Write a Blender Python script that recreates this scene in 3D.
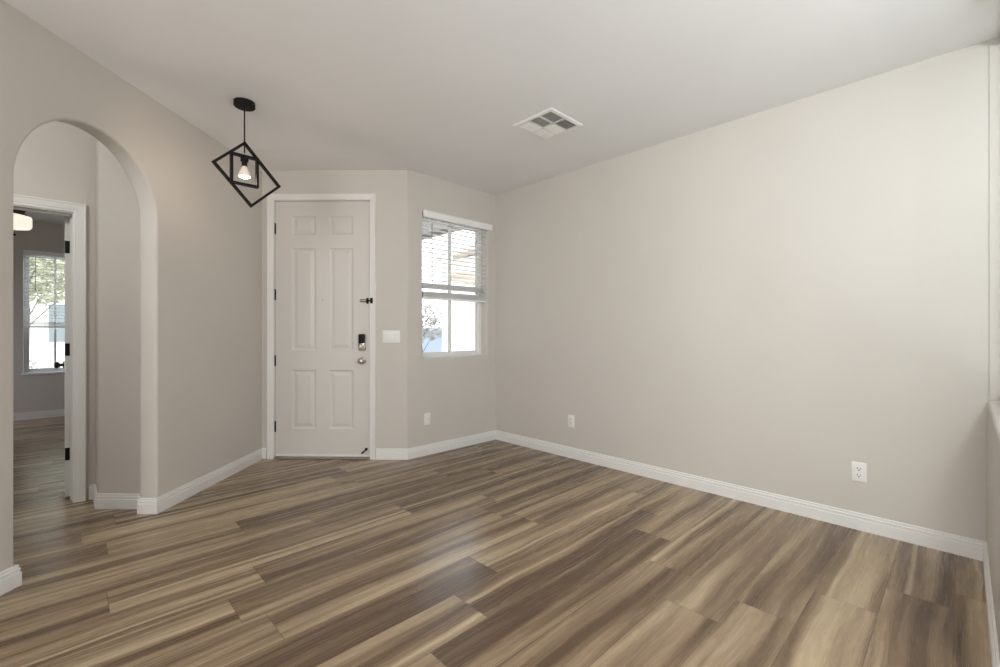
import bpy, bmesh, math, random
from mathutils import Vector, Matrix
random.seed(7)
for o in list(bpy.data.objects): bpy.data.objects.remove(o)
SC = bpy.context.scene; COL = SC.collection
PI = math.pi; R2 = math.sqrt(.5)

# ------------------------------------------------------------------ camera, world, lights, exposure
F = 449.3; CH = 1.208; CEIL = 2.74; YAW = math.radians(45.892)       # YAW: bearing of world +X to the right of the view axis
cam = bpy.data.cameras.new('camera'); camo = bpy.data.objects.new('camera', cam); COL.objects.link(camo)
cam.sensor_width = 36; cam.lens = F * 36 / 1000; cam.shift_y = -1.85 / 1000; cam.clip_start = .02; cam.clip_end = 200
camo.location = (0, 0, CH); camo.rotation_euler = (PI/2, 0, YAW - PI/2)
SC.camera = camo

wd = bpy.data.worlds.new('world'); SC.world = wd; wd.use_nodes = True
wn = wd.node_tree.nodes; wl = wd.node_tree.links; wn.clear()
wo = wn.new('ShaderNodeOutputWorld'); bg = wn.new('ShaderNodeBackground'); tc = wn.new('ShaderNodeTexCoord')
sx = wn.new('ShaderNodeSeparateXYZ'); rp = wn.new('ShaderNodeValToRGB')
wl.new(tc.outputs['Generated'], sx.inputs[0]); wl.new(sx.outputs['Z'], rp.inputs[0]); wl.new(rp.outputs[0], bg.inputs[0]); wl.new(bg.outputs[0], wo.inputs[0])
rp.color_ramp.elements[0].color = (1, .98, .96, 1); rp.color_ramp.elements[1].color = (.72, .86, 1, 1); rp.color_ramp.elements[1].position = .7
bg.inputs[1].default_value = 3.6

def light(name, kind, loc, aim, energy, size=1, sizey=None, color=(1, 1, 1)):
    l = bpy.data.lights.new(name, kind); l.energy = energy; l.color = color
    if kind == 'AREA':
        l.shape = 'RECTANGLE'; l.size = size; l.size_y = sizey or size
    elif kind == 'SUN': l.angle = math.radians(1)
    else: l.shadow_soft_size = size
    o = bpy.data.objects.new(name, l); COL.objects.link(o); o.location = loc
    o.rotation_euler = (Vector(aim) - Vector(loc)).to_track_quat('-Z', 'Y').to_euler()
    return o
light('sun', 'SUN', (0, 0, 8), (-.7, .8, 6.8), 3.2, color=(1, .97, .92))
light('near_window_wedge_light', 'AREA', (2.25, -.62, 2.45), (3.48, .35, .4), 10, .4, .25, (.96, .99, 1))  # small lamp added behind window_3, aimed to shape the corner shadow wedge
light('high_wedge_fill', 'AREA', (1.4, -.66, 2.5), (3.48, .35, .6), 29, .5, .25, (.95, .985, 1))  # added unseen lamp, no window here; sharpens the wedge and lights the right wall
light('daylight_side_window', 'AREA', (-2.6, -.2, 1.7), (2.6, 1.0, 1.6), 106, 1.6, 1.6, (.99, .985, .97))
light('ceiling_uplight', 'AREA', (1.2, -.95, .12), (1.2, -.85, 2.7), 53, 2.0, 1.2, (.94, .98, 1))  # added upward fill just above the floor, out of view, to brighten the ceiling
light('hall_fill', 'AREA', (-1.3, 2.9, 2.6), (-.9, 4.38, 2.1), 17, .8, .3, (1, .98, .93))  # added fill lamp under the hall ceiling, brightens the bedroom doorway wall
light('bedroom_side_fill', 'AREA', (-3.2, 6.6, 1.5), (0, 6.6, 1.5), 11, 1.6, 1.4, (1, .93, .84))  # added fill lamp at the unseen bedroom side, no window modelled there
light('bedroom_floor_fill', 'AREA', (-1.6, 7.6, 1.1), (.0, 7.7, 0), 7, 1.0, .6, (.80, .86, 1))  # added hidden fill lamp in mid-room, brightens the far bedroom floor
SC.view_settings.view_transform = 'Standard'; SC.view_settings.look = 'None'
SC.view_settings.gamma = 1; SC.view_settings.use_curve_mapping = False
SC.view_settings.exposure = 0.10
SC.cycles.max_bounces = 10; SC.cycles.diffuse_bounces = 6; SC.cycles.glossy_bounces = 4; SC.cycles.transparent_max_bounces = 16

# ------------------------------------------------------------------ materials
def nt(name):
    m = bpy.data.materials.new(name); m.use_nodes = True
    return m, m.node_tree.nodes, m.node_tree.links, m.node_tree.nodes['Principled BSDF']
def srgb(r, g, b):
    return tuple(((c/255)/12.92 if c/255 <= .04045 else ((c/255+.055)/1.055)**2.4) for c in (r, g, b)) + (1,)
def paint(name, col, rough=.6, bump=.0, scale=90, spec=.3, var=.03):
    m, n, l, b = nt(name)
    b.inputs['Roughness'].default_value = rough; b.inputs['Specular IOR Level'].default_value = spec
    g = n.new('ShaderNodeNewGeometry')
    v = n.new('ShaderNodeTexNoise'); v.inputs['Scale'].default_value = 1.7; v.inputs['Detail'].default_value = 3
    l.new(g.outputs['Position'], v.inputs['Vector'])
    r = n.new('ShaderNodeValToRGB'); r.color_ramp.elements[0].position = .3; r.color_ramp.elements[1].position = .7
    r.color_ramp.elements[0].color = tuple(c*(1-var) for c in col[:3]) + (1,); r.color_ramp.elements[1].color = tuple(min(1, c*(1+var)) for c in col[:3]) + (1,)
    l.new(v.outputs['Fac'], r.inputs[0]); l.new(r.outputs[0], b.inputs['Base Color'])
    if bump:
        t = n.new('ShaderNodeTexNoise'); t.inputs['Scale'].default_value = scale; t.inputs['Detail'].default_value = 2
        l.new(g.outputs['Position'], t.inputs['Vector'])
        bp = n.new('ShaderNodeBump'); bp.inputs['Strength'].default_value = bump; bp.inputs['Distance'].default_value = .002
        l.new(t.outputs['Fac'], bp.inputs['Height']); l.new(bp.outputs[0], b.inputs['Normal'])
    return m
WALL = paint('greige_wall_paint', (.60, .572, .532), .55, .35, 110, .35, .015)
CEILM = paint('ceiling_paint', (.82, .825, .83), .8, .25, 70, .2, .015)
TRIM = paint('white_trim_paint', (.78, .775, .76), .35, 0, 90, .5, .01)
DOORM = paint('door_paint', (.64, .62, .59), .4, .05, 160, .45, .01)
BLACK = paint('matte_black_metal', (.006, .0055, .005), .55, 0, 90, .25)
BRONZE = paint('dark_bronze', (.02, .015, .012), .45, 0, 90, .35)
PLASTIC = paint('white_plastic', (.82, .81, .79), .35, 0, 90, .5, .005)
VINYL = paint('window_vinyl', (.80, .80, .79), .4, 0, 90, .4, .005)
SLAT = paint('blind_slat_white', (.88, .88, .88), .45, 0, 90, .4, .01)
SLOT = paint('dark_slot', (.03, .03, .03), .7)
DUCT = paint('duct_interior', (.30, .30, .29), .7)
STUCCO = paint('white_stucco', (.86, .84, .80), .9, .5, 30, .1)
ROOFTIMB = paint('brown_timber', (.42, .32, .26), .8)
SOFFIT = paint('soffit_paint', (.36, .34, .34), .8)
GRAVEL = paint('pale_gravel', (.55, .50, .45), .95, 1, 25, .1, .25)
CONC = paint('pale_concrete', (.66, .64, .61), .9, .4, 40, .1, .06)
BARK = paint('tree_bark', (.16, .11, .08), .9, .6, 40, .1, .2)
THRESH = paint('threshold_bronze', (.27, .22, .17), .4, 0, 90, .5)
GREYGLASS = paint('grey_window_glass', (.25, .28, .30), .2, 0, 90, .6)
CARBLUE = paint('silver_blue_paint', (.34, .38, .46), .3, 0, 90, .6)
def metal(name, col, rough):
    m, n, l, b = nt(name); b.inputs['Metallic'].default_value = 1; b.inputs['Roughness'].default_value = rough
    t = n.new('ShaderNodeTexNoise'); t.inputs['Scale'].default_value = 40; r = n.new('ShaderNodeMapRange')
    r.inputs[3].default_value = rough*.8; r.inputs[4].default_value = rough*1.2
    l.new(t.outputs['Fac'], r.inputs[0]); l.new(r.outputs[0], b.inputs['Roughness'])
    b.inputs['Base Color'].default_value = col; return m
NICKEL = metal('satin_nickel', (.55, .52, .48, 1), .28)
def glassmat():
    m, n, l, b = nt('window_glass'); n.remove(b)
    t = n.new('ShaderNodeBsdfTransparent'); g = n.new('ShaderNodeBsdfGlossy'); g.inputs['Roughness'].default_value = .02
    lw = n.new('ShaderNodeLayerWeight'); lw.inputs[0].default_value = .5; pw_ = n.new('ShaderNodeMath'); pw_.operation = 'POWER'; pw_.inputs[1].default_value = 5; l.new(lw.outputs['Facing'], pw_.inputs[0]); fr = n.new('ShaderNodeMath'); fr.operation = 'MULTIPLY_ADD'; fr.inputs[1].default_value = .9; fr.inputs[2].default_value = .04; l.new(pw_.outputs[0], fr.inputs[0]); mx = n.new('ShaderNodeMixShader')
    t.inputs[0].default_value = (.95, .97, .97, 1)
    l.new(fr.outputs[0], mx.inputs[0]); l.new(t.outputs[0], mx.inputs[1]); l.new(g.outputs[0], mx.inputs[2])
    l.new(mx.outputs[0], n['Material Output'].inputs[0]); return m
GLASS = glassmat()
def emit(name, col, e, base=(.8, .8, .8, 1)):
    m, n, l, b = nt(name); b.inputs['Base Color'].default_value = base
    b.inputs['Emission Color'].default_value = col
    t = n.new('ShaderNodeTexNoise'); t.inputs['Scale'].default_value = 20; r = n.new('ShaderNodeMapRange')
    r.inputs[3].default_value = e*.93; r.inputs[4].default_value = e*1.07
    l.new(t.outputs['Fac'], r.inputs[0]); l.new(r.outputs[0], b.inputs['Emission Strength']); return m
LENS = emit('glowing_lens', (1, .86, .72, 1), 5)
BULBG = emit('bulb_body', (1, .72, .58, 1), .22, (.75, .66, .60, 1))
SHADE = emit('fan_light_glass', (1, .94, .78, 1), .85)
def leafmat(name, a, b_):
    m, n, l, b = nt(name); g = n.new('ShaderNodeNewGeometry'); r = n.new('ShaderNodeValToRGB')
    r.color_ramp.elements[0].color = a; r.color_ramp.elements[1].color = b_
    l.new(g.outputs['Random Per Island'], r.inputs[0]); l.new(r.outputs[0], b.inputs['Base Color']); b.inputs['Roughness'].default_value = .7; return m
LEAFG = leafmat('green_leaves', (.30, .31, .18, 1), (.62, .61, .46, 1))
LEAFT = leafmat('dry_leaves', (.32, .28, .25, 1), (.60, .56, .53, 1))

def woodfloor():
    m, n, l, b = nt('wood_plank_floor')
    def N(t, **k):
        x = n.new(t)
        for a, v in k.items(): setattr(x, a, v)
        return x
    def math_(op, a, c=None, clamp=False):
        x = N('ShaderNodeMath', operation=op, use_clamp=clamp)
        for i, v in enumerate((a, c)):
            if v is None: continue
            if isinstance(v, (int, float)): x.inputs[i].default_value = v
            else: l.new(v, x.inputs[i])
        return x.outputs[0]
    def comb(a, b2, c):
        x = N('ShaderNodeCombineXYZ')
        for i, v in enumerate((a, b2, c)):
            if isinstance(v, (int, float)): x.inputs[i].default_value = v
            else: l.new(v, x.inputs[i])
        return x.outputs[0]
    def noise(vec, scale=1, detail=3, rough=.5, dist=0):
        x = N('ShaderNodeTexNoise'); x.inputs['Scale'].default_value = scale; x.inputs['Detail'].default_value = detail
        x.inputs['Roughness'].default_value = rough; x.inputs['Distortion'].default_value = dist
        l.new(vec, x.inputs['Vector']); return x.outputs['Fac']
    def ramp(f, pts):
        x = N('ShaderNodeValToRGB'); e = x.color_ramp.elements
        while len(e) < len(pts): e.new(.5)
        for q, (p, c) in zip(e, pts): q.position = p; q.color = c
        l.new(f, x.inputs[0]); return x.outputs[0]
    def mix(f, a, c, mode='MIX'):
        x = N('ShaderNodeMix', data_type='RGBA', blend_type=mode)
        for i, v in ((0, f), (6, a), (7, c)):
            if isinstance(v, (int, float)): x.inputs[i].default_value = v
            elif isinstance(v, tuple): x.inputs[i].default_value = v
            else: l.new(v, x.inputs[i])
        return x.outputs[2]
    uv = N('ShaderNodeUVMap', uv_map='plank'); s = N('ShaderNodeSeparateXYZ'); l.new(uv.outputs[0], s.inputs[0])
    u, v = s.outputs['X'], s.outputs['Y']                                   # metres along / across the plank
    at = N('ShaderNodeAttribute', attribute_name='seed'); sd = N('ShaderNodeSeparateColor'); l.new(at.outputs['Color'], sd.inputs[0])
    s1, s2, s3 = sd.outputs[0], sd.outputs[1], sd.outputs[2]
    off = math_('MULTIPLY', s1, 37.0); off2 = math_('MULTIPLY', s2, 19.0)
    wob = noise(comb(math_('ADD', math_('MULTIPLY', u, 1.3), off), off2, 0), 1, 2)
    vw = math_('ADD', v, math_('MULTIPLY', math_('SUBTRACT', wob, .5), .06))
    # broad bands running along the board
    band = noise(comb(math_('ADD', math_('MULTIPLY', u, .45), off), math_('ADD', math_('MULTIPLY', vw, 10), off2), 3.1), 1, 3, .5, .08)
    band2 = noise(comb(math_('ADD', math_('MULTIPLY', u, .8), off2), math_('ADD', math_('MULTIPLY', vw, 27), off), 8.3), 1, 2, .5, .05)
    band = math_('ADD', math_('MULTIPLY', band, .78), math_('MULTIPLY', band2, .22))
    # fine grain
    g1 = noise(comb(math_('ADD', math_('MULTIPLY', u, 3), off), math_('ADD', math_('MULTIPLY', vw, 130), off2), 1.7), 1, 4, .65, .05)
    # cathedral figure
    cat = noise(comb(math_('ADD', math_('MULTIPLY', u, 1.6), off2), math_('ADD', math_('MULTIPLY', v, 7), off), 5.5), 1, 1, .4, .6)
    rings = math_('SINE', math_('MULTIPLY', cat, 70))
    rings = math_('ADD', math_('MULTIPLY', rings, .5), .5)
    tone = math_('ADD', band, math_('MULTIPLY', math_('SUBTRACT', s3, .5), .15))
    base = ramp(tone, [(.37, srgb(92, 74, 57)), (.46, srgb(124, 104, 82)), (.55, srgb(155, 135, 109)), (.65, srgb(180, 161, 132))])
    base = mix(math_('MULTIPLY', math_('SUBTRACT', g1, .42, True), .55), base, srgb(105, 82, 62))
    base = mix(math_('MULTIPLY', rings, .12), base, srgb(92, 70, 52))
    # pale sapwood streak hugging one edge of some boards
    edge = math_('ABSOLUTE', math_('SUBTRACT', vw, math_('ADD', math_('MULTIPLY', s2, .24), -.01)))
    sap = math_('SUBTRACT', 1, math_('MULTIPLY', edge, 62), True)
    sap = math_('MULTIPLY', sap, math_('GREATER_THAN', s1, .62))
    base = mix(math_('MULTIPLY', sap, .6), base, srgb(203, 184, 152))
    # knots
    kv = N('ShaderNodeTexVoronoi'); kv.inputs['Scale'].default_value = 1
    l.new(comb(math_('ADD', math_('MULTIPLY', u, 2.2), off), math_('ADD', math_('MULTIPLY', v, 6), off2), 0), kv.inputs['Vector'])
    kn = math_('SUBTRACT', 1, math_('MULTIPLY', kv.outputs['Distance'], 9), True)
    base = mix(math_('MULTIPLY', kn, .45), base, srgb(84, 62, 46))
    # joints
    dj = N('ShaderNodeAttribute', attribute_name='edge'); es = N('ShaderNodeSeparateColor'); 
    w = .2286
    dv = math_('MINIMUM', v, math_('SUBTRACT', w, v)); ln = math_('SUBTRACT', 1.52, u); du = math_('MINIMUM', u, ln)
    d = math_('MINIMUM', dv, du)
    joint = math_('LESS_THAN', d, .0016)
    base = mix(math_('MULTIPLY', joint, .55), base, srgb(70, 54, 42))
    l.new(base, b.inputs['Base Color'])
    rr = N('ShaderNodeMapRange'); l.new(g1, rr.inputs[0]); rr.inputs[3].default_value = .20; rr.inputs[4].default_value = .33
    l.new(rr.outputs[0], b.inputs['Roughness']); b.inputs['Specular IOR Level'].default_value = .42
    bp = N('ShaderNodeBump'); bp.inputs['Strength'].default_value = .25; bp.inputs['Distance'].default_value = .001
    hgt = math_('SUBTRACT', math_('MULTIPLY', g1, .4), joint)
    l.new(hgt, bp.inputs['Height']); l.new(bp.outputs[0], b.inputs['Normal'])
    return m
WOOD = woodfloor()

# ------------------------------------------------------------------ mesh helpers
class MB:
    def __init__(s): s.bm = bmesh.new()
    def quad(s, *p): s.bm.faces.new([s.bm.verts.new(q) for q in p])
    def box(s, a, b, bev=0, seg=2, mat=None):
        r = bmesh.ops.create_cube(s.bm, size=1); vs = r['verts']
        c = [(a[i]+b[i])/2 for i in range(3)]; d = [abs(b[i]-a[i]) for i in range(3)]
        for v in vs: v.co = Vector((v.co.x*d[0]+c[0], v.co.y*d[1]+c[1], v.co.z*d[2]+c[2]))
        if bev: 
            es = list({e for v in vs for e in v.link_edges})
            r = bmesh.ops.bevel(s.bm, geom=es, offset=bev, segments=seg, affect='EDGES', profile=.5); vs = list({v for f in r['faces'] for v in f.verts})
        if mat is not None:
            for v in vs: v.co = mat @ v.co
        return s
    def tube(s, pts, r, n=12, cap=True):
        pts = [Vector(p) for p in pts]; rings = []
        rr = r if isinstance(r, (list, tuple)) else [r]*len(pts)
        ref = None
        for i, p in enumerate(pts):
            t = (pts[min(i+1, len(pts)-1)] - pts[max(i-1, 0)]).normalized()
            if ref is None: ref = Vector((0, 0, 1)) if abs(t.z) < .9 else Vector((1, 0, 0))
            a = t.cross(ref).normalized(); b = t.cross(a).normalized(); ref = a.cross(t) if False else ref
            rings.append([s.bm.verts.new(p + (a*math.cos(2*PI*k/n) + b*math.sin(2*PI*k/n))*rr[i]) for k in range(n)])
        for i in range(len(rings)-1):
            for k in range(n): s.bm.faces.new([rings[i][k], rings[i][(k+1) % n], rings[i+1][(k+1) % n], rings[i+1][k]])
        if cap:
            s.bm.faces.new(rings[0][::-1]); s.bm.faces.new(rings[-1])
        return s
    def lathe(s, prof, n=32, mat=None):            # prof: (r, z) about the z axis
        rings = []
        M = mat or Matrix()
        for r, z in prof:
            if r < 1e-6: rings.append([s.bm.verts.new(M @ Vector((0, 0, z)))])
            else: rings.append([s.bm.verts.new(M @ Vector((r*math.cos(2*PI*k/n), r*math.sin(2*PI*k/n), z))) for k in range(n)])
        for a, b in zip(rings, rings[1:]):
            if len(a) == 1 and len(b) == 1: continue
            for k in range(n):
                if len(a) == 1: s.bm.faces.new([a[0], b[k], b[(k+1) % n]])
                elif len(b) == 1: s.bm.faces.new([a[k], b[0], a[(k+1) % n]])
                else: s.bm.faces.new([a[k], b[k], b[(k+1) % n], a[(k+1) % n]])
        return s
    def prism(s, poly, a, b):                      # poly (x, z) extruded from y=a to y=b
        A = [s.bm.verts.new((x, a, z)) for x, z in poly]; B = [s.bm.verts.new((x, b, z)) for x, z in poly]
        fa = s.bm.faces.new(A); fb = s.bm.faces.new(B[::-1]); n = len(poly)
        for i in range(n): s.bm.faces.new([A[(i+1) % n], A[i], B[i], B[(i+1) % n]])
        return A, B
    def build(s, name, mat, parent=None, loc=(0, 0, 0), rz=0, smooth=None, kind=None):
        bmesh.ops.recalc_face_normals(s.bm, faces=s.bm.faces[:])
        me = bpy.data.meshes.new(name); s.bm.to_mesh(me); s.bm.free(); me.materials.append(mat)
        if smooth:
            for p in me.polygons: p.use_smooth = True
            me.set_sharp_from_angle(angle=math.radians(smooth))
        o = bpy.data.objects.new(name, me); COL.objects.link(o); o.location = loc; o.rotation_euler = (0, 0, rz)
        if parent: o.parent = parent
        if kind: o['kind'] = kind
        return o
def empty(name, loc=(0, 0, 0), rz=0, kind=None):
    o = bpy.data.objects.new(name, None); COL.objects.link(o); o.location = loc; o.rotation_euler = (0, 0, rz); o.empty_display_size = .1
    if kind: o['kind'] = kind
    return o
def tag(o, label, cat, group=None, kind=None):
    o['label'] = label; o['category'] = cat
    if group: o['group'] = group
    if kind: o['kind'] = kind
    return o
def struct(o, label=None, cat=None):
    o['kind'] = 'structure'
    if label: o['label'] = label; o['category'] = cat
    return o
def T(e2, e1): return ((e1+e2)*R2, (e1-e2)*R2)       # entry frame (x' across the front door wall, y' towards it) -> world
RZD = -PI/4
BB = [(0, 0), (.0145, 0), (.0145, .064), (.0095, .067), (.0090, .071), (.0120, .073), (.0120, .084), (.0065, .087), (.0060, .090), (.0085, .092), (.0075, .100), (0, .102)]
def baseboard(name, pts, label):
    """profile swept along pts on the floor; the room lies to the left of the path."""
    pts = [Vector((p[0], p[1], 0)) for p in pts]; bm = bmesh.new(); rings = []
    for i, p in enumerate(pts):
        d0 = (p - pts[i-1]).normalized() if i > 0 else None; d1 = (pts[i+1]-p).normalized() if i < len(pts)-1 else None
        if d0 is None: d0 = d1
        if d1 is None: d1 = d0
        n0 = Vector((-d0.y, d0.x, 0)); n1 = Vector((-d1.y, d1.x, 0)); m = (n0+n1); m /= (m.length_squared/2)
        rings.append([bm.verts.new(p + m*x + Vector((0, 0, z))) for x, z in BB])
    for a, b in zip(rings, rings[1:]):
        for k in range(len(BB)-1): bm.faces.new([a[k], b[k], b[k+1], a[k+1]])
    bm.faces.new(rings[0]); bm.faces.new(rings[-1][::-1])
    s = MB(); s.bm.free(); s.bm = bm
    return struct(s.build(name, TRIM), label, 'baseboard')
def wall_opening(name, x0, x1, ya, yb, z1, ox0, ox1, oz0, oz1, mat=WALL, **k):
    """wall slab in local coordinates (x across, y depth) with a rectangular opening, one clean mesh with eased opening edges."""
    bm = bmesh.new()
    def ring(y, pts): return [bm.verts.new((x, y, z)) for x, z in pts]
    O = [(x0, 0), (x1, 0), (x1, z1), (x0, z1)]; I = [(ox0, oz0), (ox1, oz0), (ox1, oz1), (ox0, oz1)]
    a, b, c, d = ring(ya, O), ring(ya, I), ring(yb, O), ring(yb, I)
    for i in range(4):
        j = (i+1) % 4
        if not (oz0 <= 0 and i == 0):
            bm.faces.new([a[i], a[j], b[j], b[i]]); bm.faces.new([c[j], c[i], d[i], d[j]]); bm.faces.new([b[i], b[j], d[j], d[i]])
        if not (oz0 <= 0 and i == 0): bm.faces.new([a[j], a[i], c[i], c[j]])
    s = MB(); s.bm.free(); s.bm = bm
    es = [e for e in bm.edges if all(v in b for v in e.verts)]
    if oz0 > 0: bmesh.ops.bevel(bm, geom=es, offset=.012, segments=4, affect='EDGES', profile=.5)
    return s.build(name, mat, **k)

# ------------------------------------------------------------------ floor
W0, PW, PL = .026, .2286, 1.52
joints = {-1: 2.95, 0: 2.78, 1: 2.50, 2: 2.17, 3: 1.95, 4: 2.22, 5: 2.51, 6: 1.285, 7: 1.56, 8: .62, 9: 2.05, 10: .695, 11: 1.66, 12: 1.136, 13: 2.30, 14: 1.69}
bm = bmesh.new(); uvl = bm.loops.layers.uv.new('plank'); sl = bm.loops.layers.float_color.new('seed')
for k in range(-26, 42):
    y0 = W0 + k*PW; y1 = y0 + PW
    r = random.Random(k*13+5); jx = joints.get(k, r.uniform(0, PL))
    jx0 = jx - math.ceil((jx+7.5)/PL)*PL
    i = 0
    x = jx0
    while x < 6:
        rr = random.Random(k*977+i*31+11); sd = (rr.random(), rr.random(), rr.random(), 1)
        f = bm.faces.new([bm.verts.new((x, y0, 0)), bm.verts.new((x+PL, y0, 0)), bm.verts.new((x+PL, y1, 0)), bm.verts.new((x, y1, 0))])
        for lp, q in zip(f.loops, ((0, 0), (PL, 0), (PL, PW), (0, PW))):
            lp[uvl].uv = q; lp[sl] = sd
        x += PL; i += 1
bmesh.ops.remove_doubles(bm, verts=bm.verts[:], dist=.0005)
def clip(co, no):
    g = bm.verts[:] + bm.edges[:] + bm.faces[:]; bmesh.ops.bisect_plane(bm, geom=g, plane_co=co, plane_no=no, clear_outer=True)
clip((3.6, 0, 0), (1, 0, 0)); clip((0, 9.0, 0), (0, 1, 0)); clip((-6, 0, 0), (-1, 0, 0)); clip((0, -4.2, 0), (0, -1, 0))
# trim away what lies outside the front door and window walls
g = [f for f in bm.faces]
bmesh.ops.bisect_plane(bm, geom=bm.verts[:]+bm.edges[:]+bm.faces[:], plane_co=(0, 3.72, 0), plane_no=(0, 1, 0))
bmesh.ops.bisect_plane(bm, geom=bm.verts[:]+bm.edges[:]+bm.faces[:], plane_co=(T(0, 4.33)[0], T(0, 4.33)[1], 0), plane_no=(1, 1, 0))
bmesh.ops.bisect_plane(bm, geom=bm.verts[:]+bm.edges[:]+bm.faces[:], plane_co=(1.0, 0, 0), plane_no=(1, 0, 0))
kill = []
for f in bm.faces:
    c = f.calc_center_median(); e1 = (c.x+c.y)*R2
    if (c.x > 1.0 and e1 > 4.33 and (c.y > 3.72)): kill.append(f)
bmesh.ops.delete(bm, geom=kill, context='FACES')
s = MB(); s.bm.free(); s.bm = bm
struct(s.build('floor', WOOD), 'brown and tan wood plank floor', 'floor')

# ------------------------------------------------------------------ ceiling and walls
s = MB(); s.box((-6, -4.2, CEIL), (3.75, 3.75, CEIL+.12)); s.box((-6, 3.75, CEIL), (2.26, 4.0, CEIL+.12)); s.box((-6, 4.0, CEIL), (2.02, 4.76, CEIL+.12)); s.box((-6, 4.76, CEIL), (1.1, 9.1, CEIL+.12))
struct(s.build('ceiling', CEILM), 'flat pale ceiling', 'ceiling')

XR = 3.484; YW = 3.661; YN = -.085
s = MB(); s.box((XR, -.0875, 0), (XR+.15, YW+.15, CEIL))
s.box((XR+.006, -.0945, 0), (XR+.15, -.0875, CEIL)); s.box((XR, -.9, 0), (XR+.15, -.0945, CEIL))
struct(s.build('wall_right', WALL), 'long plain greige wall on the right', 'wall')
struct(wall_opening('wall_window', 2.33, XR, YW, YW+.15, CEIL, 2.50, 3.35, .945, 2.372), 'greige wall with the small window', 'wall')
# front door wall: local frame x = e2, y = e1
DX0, DX1, DH = -2.212, -1.300, 2.452                                  # clear opening
E1 = 4.236
struct(wall_opening('wall_entry', -2.45, -.941, E1, E1+.15, CEIL, DX0-.02, DX1+.02, 0, DH+.02, rz=RZD), 'greige wall holding the front door', 'wall')
# arch wall: local frame x = e1 (along), y = -e2 ; built directly in world through a matrix
def arch_wall():
    AL, AR, ZS = 2.095, 2.952, 1.938; rad = (AR-AL)/2; cx = (AL+AR)/2
    poly = [(-3.4, 0), (AL, 0), (AL, ZS)]
    N_ = 40
    for k in range(1, N_): 
        a = PI - PI*k/N_; poly.append((cx+rad*math.cos(a), ZS+rad*math.sin(a)))
    poly += [(AR, ZS), (AR, 0), (E1+.02, 0), (E1+.02, CEIL), (-3.4, CEIL)]
    s = MB(); A, B = s.prism(poly, 2.33, 2.45)
    sel = []
    idx = range(1, 3+N_+0)
    for ring in (A, B):
        for i in range(1, N_+3):
            e = s.bm.edges.get((ring[i], ring[i+1]))
            if e: sel.append(e)
    bmesh.ops.recalc_face_normals(s.bm, faces=s.bm.faces[:])
    bmesh.ops.bevel(s.bm, geom=sel, offset=.018, segments=5, affect='EDGES', profile=.5)
    # (x=e1, y=-e2) -> world
    M = Matrix(((R2, -R2, 0, 0), (R2, R2, 0, 0), (0, 0, 1, 0), (0, 0, 0, 1)))
    for v in s.bm.verts: v.co = M @ v.co
    o = s.build('wall_left', WALL)
    big = [p for p in o.data.polygons]
    for p in big: p.use_smooth = p.area < .12
    o.data.set_sharp_from_angle(angle=math.radians(40))
    return struct(o, 'greige wall with the round-topped archway', 'wall')
arch_wall()
# hall stub behind the arch, parallel to the front door wall
XS = .162
s = MB(); 
a = Vector((*T(-2.45, 3.03), 0)); 
e_end = 3.03 - (XS*math.sqrt(2)) ; e_end = -(e_end - 0) + 0           # e2 where the stub face meets X = XS:  (e1+e2)/sqrt2 = XS
e2s = XS*math.sqrt(2) - 3.03
p0 = Vector((*T(e2s, 3.03), 0)); p1 = a; p2 = Vector((*T(-2.45, 3.25), 0)); p3 = Vector((.45, 4.385, 0)); p4 = Vector((XS, 4.385, 0))
poly = [p0, p1, p2, p3, p4]
A = [s.bm.verts.new(p) for p in poly]; B = [s.bm.verts.new(p + Vector((0, 0, CEIL))) for p in poly]
s.bm.faces.new(A); s.bm.faces.new(B)
for i in range(5): s.bm.faces.new([A[i], A[(i+1) % 5], B[(i+1) % 5], B[i]])
e = s.bm.edges.get((A[0], B[0])); bmesh.ops.bevel(s.bm, geom=[e], offset=.016, segments=4, affect='EDGES', profile=.5)
struct(s.build('wall_hall', WALL), 'short hall wall seen through the archway', 'wall')
YB = 4.385; BX0, BX1, BH = -.745, .040, 2.045
struct(wall_opening('wall_bedroom', -4.5, .98, YB, YB+.115, CEIL, BX0-.02, BX1+.02, 0, BH+.02), 'hall wall with the open bedroom doorway', 'wall')
YF = 8.95; V0, V1, VZ0, VZ1 = -.405, .215, .635, 2.30
struct(wall_opening('wall_far', -3.4, 1.0, YF, YF+.14, CEIL, V0, V1, VZ0, VZ1), 'far bedroom wall with a window', 'wall')
s = MB(); s.box((.98, 4.52, 0), (1.10, 9.09, CEIL)); s.box((-3.5, 4.5, 0), (-3.4, 9.09, CEIL)); struct(s.build('wall_side', WALL), 'bedroom side walls', 'wall')
s = MB(); s.box((-4.62, 2.0, 0), (-4.5, 4.5, CEIL)); s.box((-4.5, 1.4, 0), (-1.63, 1.52, CEIL)); struct(s.build('wall_back', WALL), 'hall end walls', 'wall')
# half wall by the camera with the alcove behind it, and the rest of the room behind the camera
s = MB(); s.box((2.2, -.205, 0), (XR+.01, YN, .85), .022, 5); struct(s.build('wall_near', WALL), 'low half wall at the right edge', 'wall')
s = MB(); s.box((XR, -4.2, 0), (XR+.1, -.9, CEIL)); s.box((-6, -4.2, 0), (XR, -4.1, CEIL)); s.box((-6, -4.2, 0), (-5.9, 1.5, CEIL))
struct(s.build('wall_rear', WALL), 'walls behind the viewer', 'wall')

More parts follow.
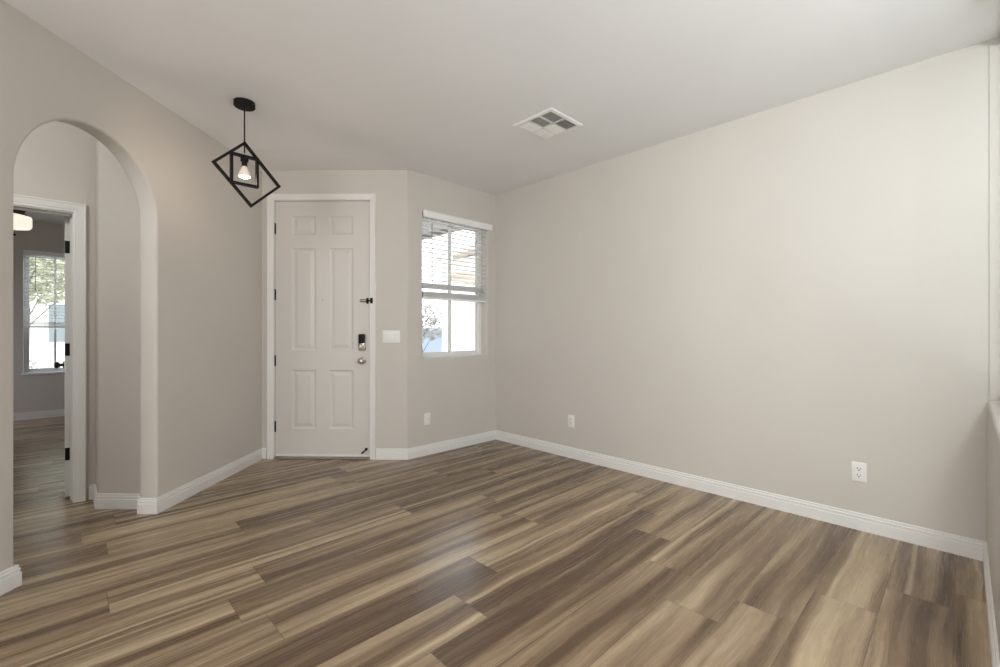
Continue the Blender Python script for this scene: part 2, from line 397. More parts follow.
# ------------------------------------------------------------------ baseboards
q = lambda e2, e1: T(e2, e1)
baseboard('baseboard_right', [(XR, YN), (XR, YW), (2.33, YW), q(-1.238, E1)], 'white stepped baseboard along the right and window walls')
baseboard('baseboard_left', [q(-2.2825, E1), q(-2.33, E1), q(-2.33, 2.952), q(-2.45, 2.952)], 'white baseboard between archway and front door')
baseboard('baseboard_arch', [q(-2.45, 2.095), q(-2.33, 2.095), q(-2.33, -1.5)], 'white baseboard left of the archway')
baseboard('baseboard_hall', [q(-2.452, 3.03), q(e2s, 3.03), (XS, YB), (.126, YB)], 'white baseboard on the short hall wall')
baseboard('baseboard_bedroom', [(.98, YF), (-3.4, YF)], 'white baseboard on the far bedroom wall')
baseboard('baseboard_near', [(2.2, YN), (XR, YN)], 'white baseboard under the half wall')

# ------------------------------------------------------------------ doors
def panel_slab(w, h, t, panels, mat, name, parent, two=True):
    """door leaf, front face at y=0 looking to -y; panels = (x0,x1,z0,z1)"""
    s = MB(); bm = s.bm
    def face(y, sgn):
        xs = sorted({0, w} | {p[0] for p in panels} | {p[1] for p in panels}); zs = sorted({0, h} | {p[2] for p in panels} | {p[3] for p in panels})
        V = lambda x, z, d=0: bm.verts.new((x, y + sgn*d, z))
        for i in range(len(xs)-1):
            for j in range(len(zs)-1):
                cx, cz = (xs[i]+xs[i+1])/2, (zs[j]+zs[j+1])/2
                if any(p[0] < cx < p[1] and p[2] < cz < p[3] for p in panels): continue
                bm.faces.new([V(xs[i], zs[j]), V(xs[i+1], zs[j]), V(xs[i+1], zs[j+1]), V(xs[i], zs[j+1])])
        for x0, x1, z0, z1 in panels:
            prev = None
            for ins, dep in ((0, 0), (.006, .004), (.014, .009), (.024, .010), (.050, .003), (.054, .002)):
                r = [V(x0+ins, z0+ins, dep), V(x1-ins, z0+ins, dep), V(x1-ins, z1-ins, dep), V(x0+ins, z1-ins, dep)]
                if prev:
                    for k in range(4): bm.faces.new([prev[k], prev[(k+1) % 4], r[(k+1) % 4], r[k]])
                prev = r
            bm.faces.new(prev)
    face(0, 1)
    if two: face(t, -1)
    else: s.quad((0, t, 0), (w, t, 0), (w, t, h), (0, t, h))
    s.quad((0, 0, 0), (0, t, 0), (0, t, h), (0, 0, h)); s.quad((w, 0, 0), (w, t, 0), (w, t, h), (w, 0, h))
    s.quad((0, 0, h), (w, 0, h), (w, t, h), (0, t, h)); s.quad((0, 0, 0), (w, 0, 0), (w, t, 0), (0, t, 0))
    bmesh.ops.remove_doubles(bm, verts=bm.verts[:], dist=1e-5)
    return s.build(name, mat, parent)
def casing(x0, x1, h, wdt, parent, name='casing', y=0, face=-1):
    """moulded casing around a doorway, on the plane y, projecting towards face"""
    prof = [(0, 0), (0, .009), (.006, .012), (.016, .0115), (.020, .0145), (wdt-.012, .018), (wdt-.006, .021), (wdt, .019), (wdt, 0)]
    s = MB(); bm = s.bm; rings = []
    for (x, z, dx, dz) in ((x0, 0, -1, 0), (x0, h, -1, 1), (x1, h, 1, 1), (x1, 0, 1, 0)):
        rings.append([bm.verts.new((x+dx*a, y+face*b, z+dz*a)) for a, b in prof])
    for a, b in zip(rings, rings[1:]):
        for k in range(len(prof)-1): bm.faces.new([a[k], a[k+1], b[k+1], b[k]])
    bm.faces.new(rings[0]); bm.faces.new(rings[-1])
    return s.build(name, TRIM, parent)
def jamb(x0, x1, h, y0, y1, parent, stop=None):
    s = MB(); s.box((x0-.02, y0, 0), (x0, y1, h+.02)); s.box((x1, y0, 0), (x1+.02, y1, h+.02)); s.box((x0, y0, h), (x1, y1, h+.02))
    if stop:
        a, b = stop; s.box((x0, a, 0), (x0+.012, b, h)); s.box((x1-.012, a, 0), (x1, b, h)); s.box((x0+.012, a, h-.012), (x1-.012, b, h))
    return s.build('jamb', TRIM, parent)
def hinge(x, y, z, hh, parent, mat=BLACK):
    s = MB()
    for k in range(5):
        a = z - hh/2 + k*hh/5; s.tube([(x, y, a+.0006), (x, y, a+hh/5-.0006)], .0075, 12)
    s.box((x-.012, y+.003, z-hh/2), (x-.001, y+.008, z+hh/2)); s.box((x+.001, y+.003, z-hh/2), (x+.012, y+.008, z+hh/2))
    s.lathe([(0, z+hh/2), (.006, z+hh/2), (.006, z+hh/2+.003), (0, z+hh/2+.006)], 12, Matrix.Translation((x, y, 0)))
    return s.build('hinge', mat, parent, smooth=35)

# front door (local: x = e2, y = e1), empty at the middle of its threshold
dcx = (DX0+DX1)/2
d1 = empty('door_1', (*T(dcx, E1), 0), RZD, 'structure'); struct(d1, 'white six-panel front door with black hinges', 'door')
hw = (DX1-DX0)/2
casing(-hw-.004, hw+.004, DH+.004, .056, d1)
jamb(-hw, hw, DH, .001, .149, d1, (.062, .074))
w = 2*hw - .006; st, ms = .158, .125; pw = (w-2*st-ms)/2
cols = [(st, st+pw), (st+pw+ms, w-st)]; rows = [(.262, .824), (1.010, 1.985), (2.110, 2.290)]
leaf = panel_slab(w, DH-.022, .044, [(a, b, c, d) for a, b in cols for c, d in rows], DOORM, 'slab', d1, two=False)
leaf.location = (-hw+.003, .016, .019)
for z in (.303, .930, 1.560, 2.190): hinge(-.006, -.006, z-.019, .102, leaf)
# peephole
s = MB(); M = Matrix.Translation((w*.5+.0, 0, 1.491)) @ Matrix.Rotation(PI/2, 4, 'X')
s.lathe([(0, .001), (.005, .001), (.006, .004), (.009, .004), (.009, 0)], 20, M); s.build('peephole', NICKEL, leaf, smooth=35)
# keypad deadbolt
kx = w - .071
kp = MB(); kp.box((kx-.034, -.024, 1.010), (kx+.034, 0, 1.168), .010, 3); kpo = kp.build('keypad_deadbolt', NICKEL, leaf, smooth=35)
s = MB(); s.box((kx-.030, -.030, 1.078), (kx+.030, -.022, 1.164), .008, 3); o = s.build('keypad_cover', BLACK, kpo, smooth=35); o['label'] = 'black upper cover'
s = MB(); M = Matrix.Translation((kx, 0, 1.045)) @ Matrix.Rotation(PI/2, 4, 'X')
s.lathe([(0, .036), (.018, .036), (.022, .032), (.022, .022)], 24, M); s.box((kx-.0055, -.052, 1.024), (kx+.0055, -.034, 1.066), .003, 2); s.build('thumb_turn', NICKEL, kpo, smooth=35)
# knob
s = MB(); M = Matrix.Translation((kx, 0, .912)) @ Matrix.Rotation(PI/2, 4, 'X')
s.lathe([(0, .001), (.033, .001), (.034, .004), (.030, .010), (.016, .014)], 32, M); ro = s.build('knob_rosette', NICKEL, leaf, smooth=35)
s = MB(); s.lathe([(.015, .010), (.012, .022), (.014, .030), (.024, .036), (.029, .046), (.0285, .056), (.022, .065), (.008, .068), (0, .0675)], 32, M); s.build('knob', NICKEL, ro, smooth=50)
# swing-bar guard
s = MB(); zc = 1.482
s.box((w-.033, -.006, zc-.027), (w-.012, 0, zc+.027), .002, 1); s.box((w-.030, -.030, zc-.008), (w-.016, -.004, zc+.008), .002, 1)
s.tube([(w-.020, -.022, zc-.009), (w-.085, -.024, zc-.009), (w-.092, -.024, zc), (w-.085, -.024, zc+.009), (w-.020, -.022, zc+.009)], .0036, 10)
s.tube([(w-.02, -.022, zc), (w+.022, -.025, zc)], .007, 12)
go = s.build('swing_bar_guard', BLACK, leaf, smooth=35)
s = MB(); s.box((w+.012, -.034, zc-.027), (w+.036, -.0245, zc+.027), .002, 1); s.box((w+.015, -.040, zc-.010), (w+.033, -.030, zc+.010), .003, 2); s.build('guard_plate', BLACK, go, smooth=35)
# kick-down stop
s = MB(); s.box((w-.046, -.006, .060), (w-.022, 0, .085), .003, 2); s.tube([(w-.034, -.010, .072), (w-.054, -.030, .051)], .0055, 10); s.tube([(w-.053, -.029, .052), (w-.064, -.040, .041)], .009, 12)
s.tube([(w-.034, -.002, .072), (w-.034, -.016, .072)], .011, 14); s.build('door_stop', BLACK, leaf, smooth=35)
s = MB(); s.box((-hw, -.012, 0), (hw, .14, .013), .004, 2); s.build('threshold', THRESH, d1)
s = MB(); s.box((.001, -.004, .001), (w-.001, .0, .020), .001, 1); o = s.build('door_sweep', TRIM, leaf)

# bedroom door, standing open into the bedroom
d2 = empty('door_2', ((BX0+BX1)/2, YB, 0), 0, 'structure'); struct(d2, 'white bedroom door standing open beyond the archway', 'door')
hb = (BX1-BX0)/2
casing(-hb-.006, hb+.006, BH+.006, .066, d2); casing(-hb-.006, hb+.006, BH+.006, .066, d2, y=.115, face=1)
jamb(-hb, hb, BH, 0, .115, d2, (.062, .074))
wb = 2*hb-.006; st, ms = .115, .10; pw = (wb-2*st-ms)/2
cols = [(st, st+pw), (st+pw+ms, wb-st)]; rows = [(.22, .70), (.88, 1.62), (1.73, 1.90)]
leaf2 = panel_slab(wb, BH-.016, .035, [(a, b, c, d) for a, b in cols for c, d in rows], TRIM, 'slab', d2)
leaf2.location = (hb-.004, .137, .011); leaf2.rotation_euler = (0, 0, PI/2)
for z in (.31, 1.067, 1.81):
    s = MB(); s.box((-.0025, .004, z-.045), (.0005, .034, z+.045)); s.tube([(-.004, -.005, z-.045), (-.004, -.005, z+.045)], .0065, 12); s.box((-.03, -.0065, z-.045), (-.004, -.0045, z+.045))
    s.build('hinge', BLACK, leaf2, smooth=35)
for sy in (-1, 1):
    s = MB(); M = Matrix.Translation((wb-.065, 0 if sy < 0 else .035, .92)) @ Matrix.Rotation(PI/2*(-sy), 4, 'X')
    s.lathe([(0, .001), (.032, .001), (.030, .008), (.013, .012), (.012, .026), (.026, .040), (.027, .052), (.018, .062), (0, .063)], 24, M); s.build('knob', BRONZE, leaf2, smooth=50)

# ------------------------------------------------------------------ windows
def slider(name, x0, x1, z0, z1, yw, label):
    """horizontal slider set in the opening, frame .10 behind the room face yw"""
    cx = (x0+x1)/2; t = empty(name, (cx, yw, z0), 0, 'structure'); struct(t, label, 'window')
    W_ = (x1-x0)/2; Hh = z1-z0; fw = .034; y0, y1 = .095, .145
    s = MB()
    s.box((-W_, y0, 0), (-W_+fw, y1, Hh)); s.box((W_-fw, y0, 0), (W_, y1, Hh)); s.box((-W_+fw, y0, 0), (W_-fw, y1, fw)); s.box((-W_+fw, y0, Hh-fw), (W_-fw, y1, Hh))
    s.build('window_frame', VINYL, t)
    for k, (a, b, yo) in enumerate(((-W_+fw, .012, .108), (-.012, W_-fw, .124))):
        s = MB(); sw = .020
        s.box((a, yo, fw), (a+sw, yo+.014, Hh-fw)); s.box((b-sw-.004, yo, fw), (b, yo+.014, Hh-fw)); s.box((a+sw, yo, fw), (b-sw, yo+.014, fw+sw)); s.box((a+sw, yo, Hh-fw-sw), (b-sw, yo+.014, Hh-fw))
        so = s.build('sash', VINYL, t)
        s = MB(); s.box((a+sw-.004, yo+.005, fw+sw-.004), (b-sw+.004, yo+.008, Hh-fw-sw+.004)); s.build('pane', GLASS, so)
    return t
slider('window_1', 2.50, 3.35, .945, 2.372, YW, 'white sliding window beside the front door wall')
slider('window_2', V0, V1, VZ0, VZ1, YF, 'bedroom window seen through the archway')
s = MB(); s.box((V0-.02, YF-.018, VZ0-.022), (V1+.02, YF+.095, VZ0+.004), .004, 2)
struct(s.build('trim_1', TRIM), 'sill under the bedroom window', 'sill')

t = empty('window_3', (2.842, -.150, .85), 0, 'structure'); struct(t, 'window above the half wall at the right edge of view', 'window')
s = MB(); WW = .642; HH = 1.885
s.box((-WW, -.035, 0), (-WW+.045, .018, HH)); s.box((WW-.022, -.035, 0), (WW-.002, .010, HH)); s.box((-WW+.045, -.035, .002), (WW-.022, .018, .04)); s.box((-WW+.045, -.035, HH-.04), (WW-.022, .018, HH)); s.box((-.02, -.03, .04), (.02, .012, HH-.04))
s.build('window_frame', VINYL, t)
for a, b in ((-WW+.045, -.02), (.02, WW-.022)):
    s = MB(); s.box((a, -.012, .04), (b, -.008, HH-.04)); s.build('pane', GLASS, t)
def blind(x0, x1, ztop, zval, zslat, pitch, stacks, yface, wandx, wandz, cordx, cordz, vx1, label, tilt=.0):
    """valance + slats; origin at the top centre"""
    cx = (x0+x1)/2; t = empty('window_blind', (cx, yface, ztop), 0); tag(t, label, 'blind')
    W_ = (x1-x0)/2; Z = lambda z: z-ztop
    s = MB(); s.box((-W_-.005, -.030, Z(zval)), (vx1-cx, -.002, 0), .004, 2); s.box((-W_-.005+.004, -.034, -.012), (vx1-cx-.004, -.028, -.003), .002, 1)
    s.build('valance', SLAT, t)
    s = MB(); s.box((-W_+.004, .002, Z(zval)+.012), (W_-.004, .045, -.022)); s.build('headrail', SLAT, t)
    s = MB(); z = zval-.012
    ys, yb_ = .004, .054
    def slat(z, tl, th=.0028):
        M = Matrix.Translation((0, (ys+yb_)/2, z)) @ Matrix.Rotation(tl, 4, 'X')
        s.box((-W_+.004, -.025, -th/2), (W_-.004, .025, th/2), 0, 1, M)
    while z > zslat: slat(Z(z), tilt); z -= pitch
    for a, b in stacks:
        z = a
        while z < b: slat(Z(z), random.uniform(-.01, .01), .003); z += .0062
    s.build('slats', SLAT, t)
    zb = min(a for a, b in stacks)
    s = MB(); s.box((-W_+.003, ys+.002, Z(zb)-.022), (W_-.003, yb_-.002, Z(zb)-.003), .004, 2); s.build('bottom_rail', SLAT, t)
    for fx in (-.72, 0.0, .72):
        s = MB()
        for yy in (ys-.001, yb_+.001): s.tube([(fx*W_, yy, Z(zval)+.02), (fx*W_, yy, Z(zb)-.01)], .0009, 6)
        s.build('ladder_cord', SLAT, t)
    s = MB(); s.tube([(wandx-cx, -.006, Z(zval)+.01), (wandx-cx, -.008, Z(wandz))], [.0035, .0045], 8); s.tube([(wandx-cx, -.008, Z(wandz)), (wandx-cx, -.008, Z(wandz)-.02)], .0065, 8)
    s.build('tilt_wand', paint('wand_grey', (.30, .30, .31), .4), t, smooth=40)
    if cordx:
        s = MB()
        for k, (dx, zz) in enumerate(((0, cordz), (.014, cordz-.03))):
            s.tube([(cordx+dx-cx, -.006, Z(zval)+.01), (cordx+dx-cx, -.007, Z(zz))], .0014, 6); s.lathe([(0, 0), (.006, -.004), (.008, -.028), (0, -.03)], 12, Matrix.Translation((cordx+dx-cx, -.007, Z(zz))))
        s.build('pull_cord', paint('cord_grey', (.42, .43, .45), .6), t, smooth=40)
    return t
blind(2.507, 3.343, 2.392, 2.325, 1.72, .0455, [(1.552, 1.606), (1.636, 1.69)], YW, 2.607, 1.72, 3.262, 1.66, 3.405, 'white horizontal blind half raised over the small entry window')
blind(V0+.006, V1-.006, 2.325, 2.27, 1.36, .0455, [(1.285, 1.345)], YF, -.288, 1.80, None, 0, V1+.01, 'white horizontal blind on the bedroom window beyond the archway', tilt=-.04)

# ------------------------------------------------------------------ electrical plates
def plate(name, loc, rz, w, h, label, cat, group=None):
    t = empty(name, loc, rz); tag(t, label, cat, group)
    s = MB(); s.box((-w/2, -.006, -h/2), (w/2, 0, h/2), .003, 3); s.build('cover_plate', PLASTIC, t, smooth=35)
    return t
def outlet(loc, rz, label, group=None):
    t = plate('power_outlet', loc, rz, .074, .118, label, 'outlet', group)
    for z in (-.0195, .0195):
        s = MB(); n = 20; pts = []
        for k in range(n):
            a = 2*PI*k/n; pts.append((max(-.0165, min(.0165, .0185*math.cos(a))), z + .0142*math.sin(a)))
        s.prism(pts, -.0078, -.005); so = s.build('socket', PLASTIC, t)
        s = MB(); s.box((-.0095, -.0085, z-.001), (-.0058, -.0076, z+.0075)); s.box((.0058, -.0085, z+.0005), (.0092, -.0076, z+.0065)); s.lathe([(0, .0085), (.0036, .0085), (.0036, .0076)], 10, Matrix.Translation((0, 0, z-.0075)) @ Matrix.Rotation(PI/2, 4, 'X')); s.build('slot', SLOT, so)
    s = MB(); s.lathe([(0, .0078), (.0025, .0076), (.003, .006)], 12, Matrix.Rotation(PI/2, 4, 'X')); s.build('screw', PLASTIC, t)
    return t
outlet((XR-.0002, .443, .352), -PI/2, 'white wall outlet low on the right wall nearest the viewer')
outlet((XR-.0002, 2.611, .352), -PI/2, 'small white outlet low on the right wall, near the far corner')
t = plate('wall_plate', (2.556, YW-.0002, .353), 0, .074, .118, 'white plate with one central port, low under the entry window', 'wall plate')
s = MB(); s.box((-.0165, -.0082, -.033), (.0165, -.005, .033), .001, 1); so = s.build('insert', PLASTIC, t)
s = MB(); s.tube([(0, -.008, 0), (0, -.012, 0)], .004, 12); s.build('port', NICKEL, so)
t = plate('light_switch', (*T(-1.094, E1), 1.161), RZD, .166, .118, 'white three-rocker switch plate right of the front door', 'light switch')
for k in (-1, 0, 1):
    s = MB(); s.prism([(k*.046-.0165, -.033), (k*.046+.0165, -.033), (k*.046+.0165, .033), (k*.046-.0165, .033)], -.0075, -.005)
    s.bm.verts.ensure_lookup_table(); s.box((k*.046-.0145, -.0098, -.030), (k*.046+.0145, -.006, .030), .0015, 2, Matrix.Rotation(.05*(1 if k else -1), 4, 'X')); s.build('rocker', PLASTIC, t)

# ------------------------------------------------------------------ ceiling vent
t = empty('ceiling_vent', (2.570, 2.142, CEIL), 0); tag(t, 'square white four-way air vent in the ceiling', 'vent')
hs = .183
s = MB(); rings = []
for r_, z in ((hs, 0), (hs, -.004), (hs-.006, -.009), (hs-.026, -.011), (hs-.032, -.008), (hs-.032, 0)):
    rings.append([s.bm.verts.new((sx_*r_, sy_*r_, z)) for sx_, sy_ in ((-1, -1), (1, -1), (1, 1), (-1, 1))])
for a, b in zip(rings, rings[1:]):
    for k in range(4): s.bm.faces.new([a[k], a[(k+1) % 4], b[(k+1) % 4], b[k]])
s.box((-.006, -hs+.03, -.010), (.006, hs-.03, -.002))
c3 = 2*(hs-.032)/3
for yy in (-c3/2, c3/2): s.box((-hs+.03, yy-.006, -.010), (hs-.03, yy+.006, -.002))
s.build('frame', PLASTIC, t)
s = MB(); s.box((-hs+.03, -hs+.03, -.0012), (hs-.03, hs-.03, -.0002)); s.build('damper', DUCT, t)
for qx, qy, ax, sg in ((-1, -1, 'x', 1), (1, -1, 'y', -1), (-1, 0, 'x', 1), (1, 0, 'x', -1), (-1, 1, 'x', -1), (1, 1, 'x', -1)):
    s = MB(); xa, xb = sorted((qx*.007, qx*(hs-.033))); ya, yb_ = qy*c3-c3/2+.007, qy*c3+c3/2-.007; tl = math.radians(38)*sg
    nn = 6 if ax == 'x' else 8
    for k in range(nn):
        if ax == 'x': M = Matrix.Translation(((xa+xb)/2, ya+(k+.5)*(yb_-ya)/nn, -.0075)) @ Matrix.Rotation(tl, 4, 'X'); s.box((-(xb-xa)/2, -.0080, -.0005), ((xb-xa)/2, .0080, .0005), 0, 1, M)
        else: M = Matrix.Translation((xa+(k+.5)*(xb-xa)/nn, (ya+yb_)/2, -.0075)) @ Matrix.Rotation(tl, 4, 'Y'); s.box((-.0085, -(yb_-ya)/2, -.0005), (.0085, (yb_-ya)/2, .0005), 0, 1, M)
    s.build('louver_panel', PLASTIC, t)

# ------------------------------------------------------------------ pendant lamp
CR = Vector((math.sin(YAW), -math.cos(YAW), 0)); CF = Vector((math.cos(YAW), math.sin(YAW), 0)); UP = Vector((0, 0, 1))
PX = CR*(-1.706) + CF*3.0
t = empty('pendant_lamp', (PX.x, PX.y, CEIL)); tag(t, 'black pendant lamp of nested tilted metal frames, bulb lit', 'pendant lamp')
s = MB(); s.lathe([(0, 0), (.064, 0), (.064, -.004), (.064, -.030), (.060, -.034), (0, -.035)], 40); s.build('canopy', BLACK, t, smooth=35)
s = MB(); s.tube([(0, 0, -.02), (0, 0, 2.40-CEIL)], .0042, 10); s.tube([(0, 0, -.025), (0, 0, -.045)], .007, 12); s.build('stem', BLACK, t, smooth=35)
def frame(pts, n, th, dp):
    """closed mitred frame of flat bar through pts (3-D, planar), n = plane normal"""
    s = MB(); c = sum(pts, Vector())/len(pts); rings = []
    m_ = len(pts)
    for i, p in enumerate(pts):
        a = (pts[(i+1) % m_]-p).normalized(); b = (pts[i-1]-p).normalized(); inn = (a+b)
        inn = inn * (1/ max(.2, math.sqrt(1-(a.dot((a+b).normalized()))**2)) / inn.length)
        rings.append([s.bm.verts.new(p - inn*th/2 - n*dp/2), s.bm.verts.new(p + inn*th/2 - n*dp/2), s.bm.verts.new(p + inn*th/2 + n*dp/2), s.bm.verts.new(p - inn*th/2 + n*dp/2)])
    for i in range(m_):
        a, b = rings[i], rings[(i+1) % m_]
        for k in range(4): s.bm.faces.new([a[k], a[(k+1) % 4], b[(k+1) % 4], b[k]])
    return s
ph = math.radians(46); vd = CR*math.cos(ph) + CF*math.sin(ph); nrm = vd.cross(UP)
PL_ = [vd*a + UP*(z-CEIL) for a, z in ((0, 2.466), (.219, 2.227), (.0405, 2.055), (-.1785, 2.294))]
frame(PL_, nrm, .016, .022).build('outer_frame', BLACK, t)
vi = vd; ni = vi.cross(UP); z0 = 2.378-CEIL; z1 = 2.190-CEIL; hwid = .0775
frame([vi*(-hwid)+UP*z0, vi*hwid+UP*z0, vi*hwid+UP*z1, vi*(-hwid)+UP*z1], ni, .014, .032).build('inner_frame', BLACK, t)
s = MB(); zz = 2.366-CEIL; s.lathe([(0, zz), (.024, zz), (.024, zz-.022), (.017, zz-.024), (.017, zz-.050), (.019, zz-.052), (.019, zz-.056), (0, zz-.056)], 24); s.build('socket', BLACK, t, smooth=35)
s = MB(); s.lathe([(.0145, zz-.050), (.016, zz-.062), (.022, zz-.078), (.033, zz-.100), (.037, zz-.116), (.036, zz-.124)], 32); bo = s.build('bulb', BULBG, t, smooth=60)
s = MB(); s.lathe([(.0355, zz-.122), (.030, zz-.128), (.015, zz-.131), (0, zz-.132)], 32); s.build('bulb_lens', LENS, bo, smooth=60)
lo = light('pendant_glow', 'POINT', (PX.x, PX.y, 2.215), (PX.x, PX.y, 0), 3.6, .02, color=(1, .80, .62))

# ------------------------------------------------------------------ bedroom ceiling fan
FX, FY = -.39, 6.70
t = empty('ceiling_fan', (FX, FY, CEIL)); tag(t, 'dark ceiling fan with a glowing drum light in the bedroom', 'ceiling fan')
Zc = lambda z: z-CEIL
s = MB(); s.lathe([(0, 0), (.06, 0), (.055, -.035), (.018, -.05), (.018, Zc(2.56)), (0, Zc(2.56))], 24); s.build('downrod', BRONZE, t, smooth=35)
s = MB(); s.lathe([(0, Zc(2.57)), (.05, Zc(2.57)), (.11, Zc(2.53)), (.12, Zc(2.47)), (.10, Zc(2.43)), (.09, Zc(2.385)), (0, Zc(2.385))], 32); s.build('motor_housing', BRONZE, t, smooth=35)
s = MB(); s.lathe([(.10, Zc(2.392)), (.148, Zc(2.38)), (.152, Zc(2.36)), (.152, Zc(2.285)), (.140, Zc(2.262)), (.08, Zc(2.250)), (0, Zc(2.246))], 40); s.build('light_shade', SHADE, t, smooth=40)
for k in range(5):
    a = 2*PI*k/5 + 1.45; M = Matrix.Rotation(a, 4, 'Z') @ Matrix.Translation((0, 0, Zc(2.47))) @ Matrix.Rotation(math.radians(11), 4, 'X')
    s = MB(); poly = [(.16, -.045), (.30, -.062), (.56, -.068), (.62, -.05), (.64, 0), (.62, .05), (.56, .068), (.30, .062), (.16, .045)]
    A = [s.bm.verts.new(M @ Vector((x, y, .003))) for x, y in poly]; B = [s.bm.verts.new(M @ Vector((x, y, -.003))) for x, y in poly]
    s.bm.faces.new(A); s.bm.faces.new(B[::-1])
    for i in range(len(poly)): s.bm.faces.new([A[i], A[(i+1) % len(poly)], B[(i+1) % len(poly)], B[i]])
    bo = s.build('blade', BRONZE, t)
    s = MB(); s.box((.09, -.018, -.006), (.20, .018, -.002), .002, 1, M); s.build('blade_iron', BRONZE, bo)
s = MB(); s.tube([(.03, -.05, Zc(2.26)), (.03, -.05, Zc(2.20))], .0012, 6); s.lathe([(0, Zc(2.20)), (.010, Zc(2.193)), (.012, Zc(2.183)), (0, Zc(2.17))], 12, Matrix.Translation((.03, -.05, 0))); s.build('pull_chain', BLACK, t, smooth=40)

# ------------------------------------------------------------------ outdoors
s = MB(); s.box((-14, 9.12, -.06), (30, 40, -.02)); s.box((1.12, 3.83, -.06), (30, 9.12, -.02)); struct(s.build('ground', GRAVEL), 'pale gravel yard outside', 'ground')
s = MB(); s.box((1.15, 4.80, 2.76), (4.17, 9.6, 2.92)); s.box((2.15, 3.83, 2.76), (4.17, 4.80, 2.92)); s.box((4.15, 3.82, 2.70), (4.20, 9.6, 2.94))
struct(s.build('trim_2', SOFFIT), 'porch soffit outside the entry window', 'soffit')
# white outbuilding beyond the entry window and a porch post
def gable_house(name, x0, x1, y0, y1, h, rh, label, rot=0, wins=()):
    t = empty(name, ((x0+x1)/2, (y0+y1)/2, -.02), rot); tag(t, label, 'house'); a, b = (x1-x0)/2, (y1-y0)/2
    s = MB(); s.box((-a, -b, 0), (a, b, h)); s.build('wall', STUCCO, t)
    s = MB(); o_ = .35
    for sg in (-1, 1):
        p = [(-a-o_, sg*(b+o_), h-.05), (a+o_, sg*(b+o_), h-.05), (a+o_, 0, h+rh), (-a-o_, 0, h+rh)]
        A = [s.bm.verts.new(q_) for q_ in p]; B = [s.bm.verts.new((x, y, z+.12)) for x, y, z in p]
        s.bm.faces.new(A); s.bm.faces.new(B)
        for i in range(4): s.bm.faces.new([A[i], A[(i+1) % 4], B[(i+1) % 4], B[i]])
    s.build('roof', paint('pale_roof_tile', (.62, .52, .46), .9, .6, 12, .1, .15), t)
    for (wx, wz, ww, wh) in wins:
        s = MB(); s.box((wx-ww/2, -b-.03, wz), (wx+ww/2, -b+.02, wz+wh)); wo_ = s.build('window', VINYL, t)
        s = MB(); s.box((wx-ww/2+.06, -b-.034, wz+.06), (wx+ww/2-.06, -b-.028, wz+wh-.06)); s.build('pane', GREYGLASS, wo_)
    return t
def leafy(name, loc, rad, hz, n, mat, label, cat='tree', size=.06, trunk=True, group=None, tr_=.03):
    t = empty(name, loc); tag(t, label, cat, group)
    r = random.Random(hash(label) % 1000 if False else len(label)*7+n)
    if trunk:
        s = MB(); s.tube([(0, 0, 0), (.03, .02, hz*.5), (-.02, .0, hz*.8)], [tr_, tr_*.7, tr_*.4], 10)
        for k in range(6):
            a = k*1.05; s.tube([(0.01, .01, hz*(.4+.05*k)), (rad*.6*math.cos(a), rad*.6*math.sin(a), hz*(.75+.06*k))], [tr_*.35, tr_*.12], 7)
        s.build('trunk', BARK, t, smooth=50)
    s = MB()
    for k in range(n):
        while True:
            v = Vector((r.uniform(-1, 1), r.uniform(-1, 1), r.uniform(-1, 1)))
            if v.length < 1: break
        c = Vector((v.x*rad, v.y*rad, (hz*.95 if trunk else hz*.5) + v.z*(rad*.9 if trunk else hz*.5)))
        a = Vector((r.uniform(-1, 1), r.uniform(-1, 1), r.uniform(-1, 1))).normalized()*size*r.uniform(.6, 1.3); b = a.orthogonal().normalized()*size*.45
        s.quad(c-a, c-b, c+a, c+b)
    s.build('foliage', mat, t); return t
gable_house('garden_house', 8.0, 14, 5.6, 10.2, 3.3, .15, 'white stucco building seen through the entry window', 0)
t = empty('porch_post', (5.55, 7.26, -.02)); tag(t, 'square white post standing outside the entry window', 'post')
s = MB(); s.box((-.08, -.08, 0), (.08, .08, 2.9), .01, 2); s.build('shaft', STUCCO, t)
s = MB(); s.box((-.11, -.11, 0), (.11, .11, .12), .01, 2); s.build('base', STUCCO, t)
leafy('tree', (6.55, 9.65, -.02), .66, 1.6, 900, LEAFT, 'small dry tree in the yard outside the entry window', size=.065)
t = empty('pergola', (6.3, 6.55, -.02)); tag(t, 'brown timber pergola rafters beyond the entry window blinds', 'pergola')
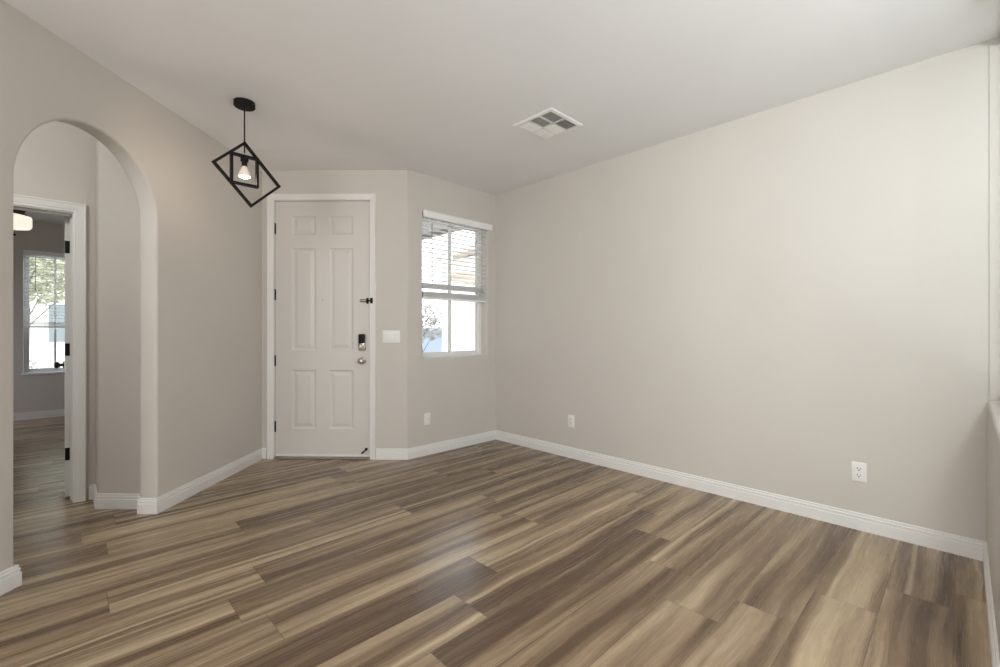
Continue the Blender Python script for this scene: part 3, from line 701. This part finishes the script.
for k, (a, b, z) in enumerate(((-12, 0, 2.36), (-2, .25, 2.30), (8, .5, 2.24))):
    s = MB(); M = Matrix.Translation((0, b, z)) @ Matrix.Rotation(math.radians(a), 4, 'Z'); s.box((-1.0, -.02, -.022), (1.3, .02, .022), .004, 1, M); s.build('rafter', ROOFTIMB, t)
s = MB(); s.box((1.0, -.1, 2.19), (1.06, .75, 2.24), .004, 1); s.build('header', ROOFTIMB, t)
for y in (-.05, .70):
    s = MB(); s.box((1.0, y-.03, 0), (1.06, y+.03, 2.20), .004, 1); s.build('post', ROOFTIMB, t)
# parked car, far beyond the entry window
t = empty('car', (11.6, 15.9, -.02), math.radians(-40)); tag(t, 'silver blue car parked far beyond the entry window', 'car')
s = MB(); prof = [(-2.2, .30), (2.2, .30), (2.25, .62), (2.1, .82), (1.2, .95), (.55, 1.38), (-.9, 1.40), (-1.6, 1.02), (-2.15, .92), (-2.25, .6)]
s.prism(prof, -.88, .88); bmesh.ops.bevel(s.bm, geom=s.bm.edges[:], offset=.06, segments=3, affect='EDGES'); s.build('body', CARBLUE, t, smooth=40)
s = MB(); s.prism([(1.0, .97), (.5, 1.30), (-.85, 1.32), (-1.35, 1.02)], -.89, .89); s.build('side_glass', GREYGLASS, t)
for x in (-1.4, 1.4):
    for y in (-.86, .86):
        s = MB(); s.lathe([(0, -.1), (.20, -.1), (.32, -.09), (.33, 0), (.32, .09), (.20, .1), (0, .1)], 24, Matrix.Translation((x, y, .33)) @ Matrix.Rotation(PI/2, 4, 'X')); s.build('wheel', BLACK, t, smooth=40)
gable_house('neighbour_house', -3.2, 3.5, 16.5, 22, 3.0, 1.2, 'white house with a grey window seen through the bedroom window', 0, wins=((.05, .9, 1.1, 1.1),))
leafy('tree', (-.55, 13.2, -.02), 1.5, 3.3, 3600, LEAFG, 'leafy green tree behind the bedroom window blind', size=.09)
leafy('shrub', (-.55, 12.0, -.02), .5, .75, 420, LEAFT, 'low dry shrub left below the bedroom window', 'shrub', .05, False)
leafy('shrub', (.15, 12.6, -.02), .5, .6, 420, LEAFT, 'low dry shrub beyond the middle of the bedroom window', 'shrub', .05, False)
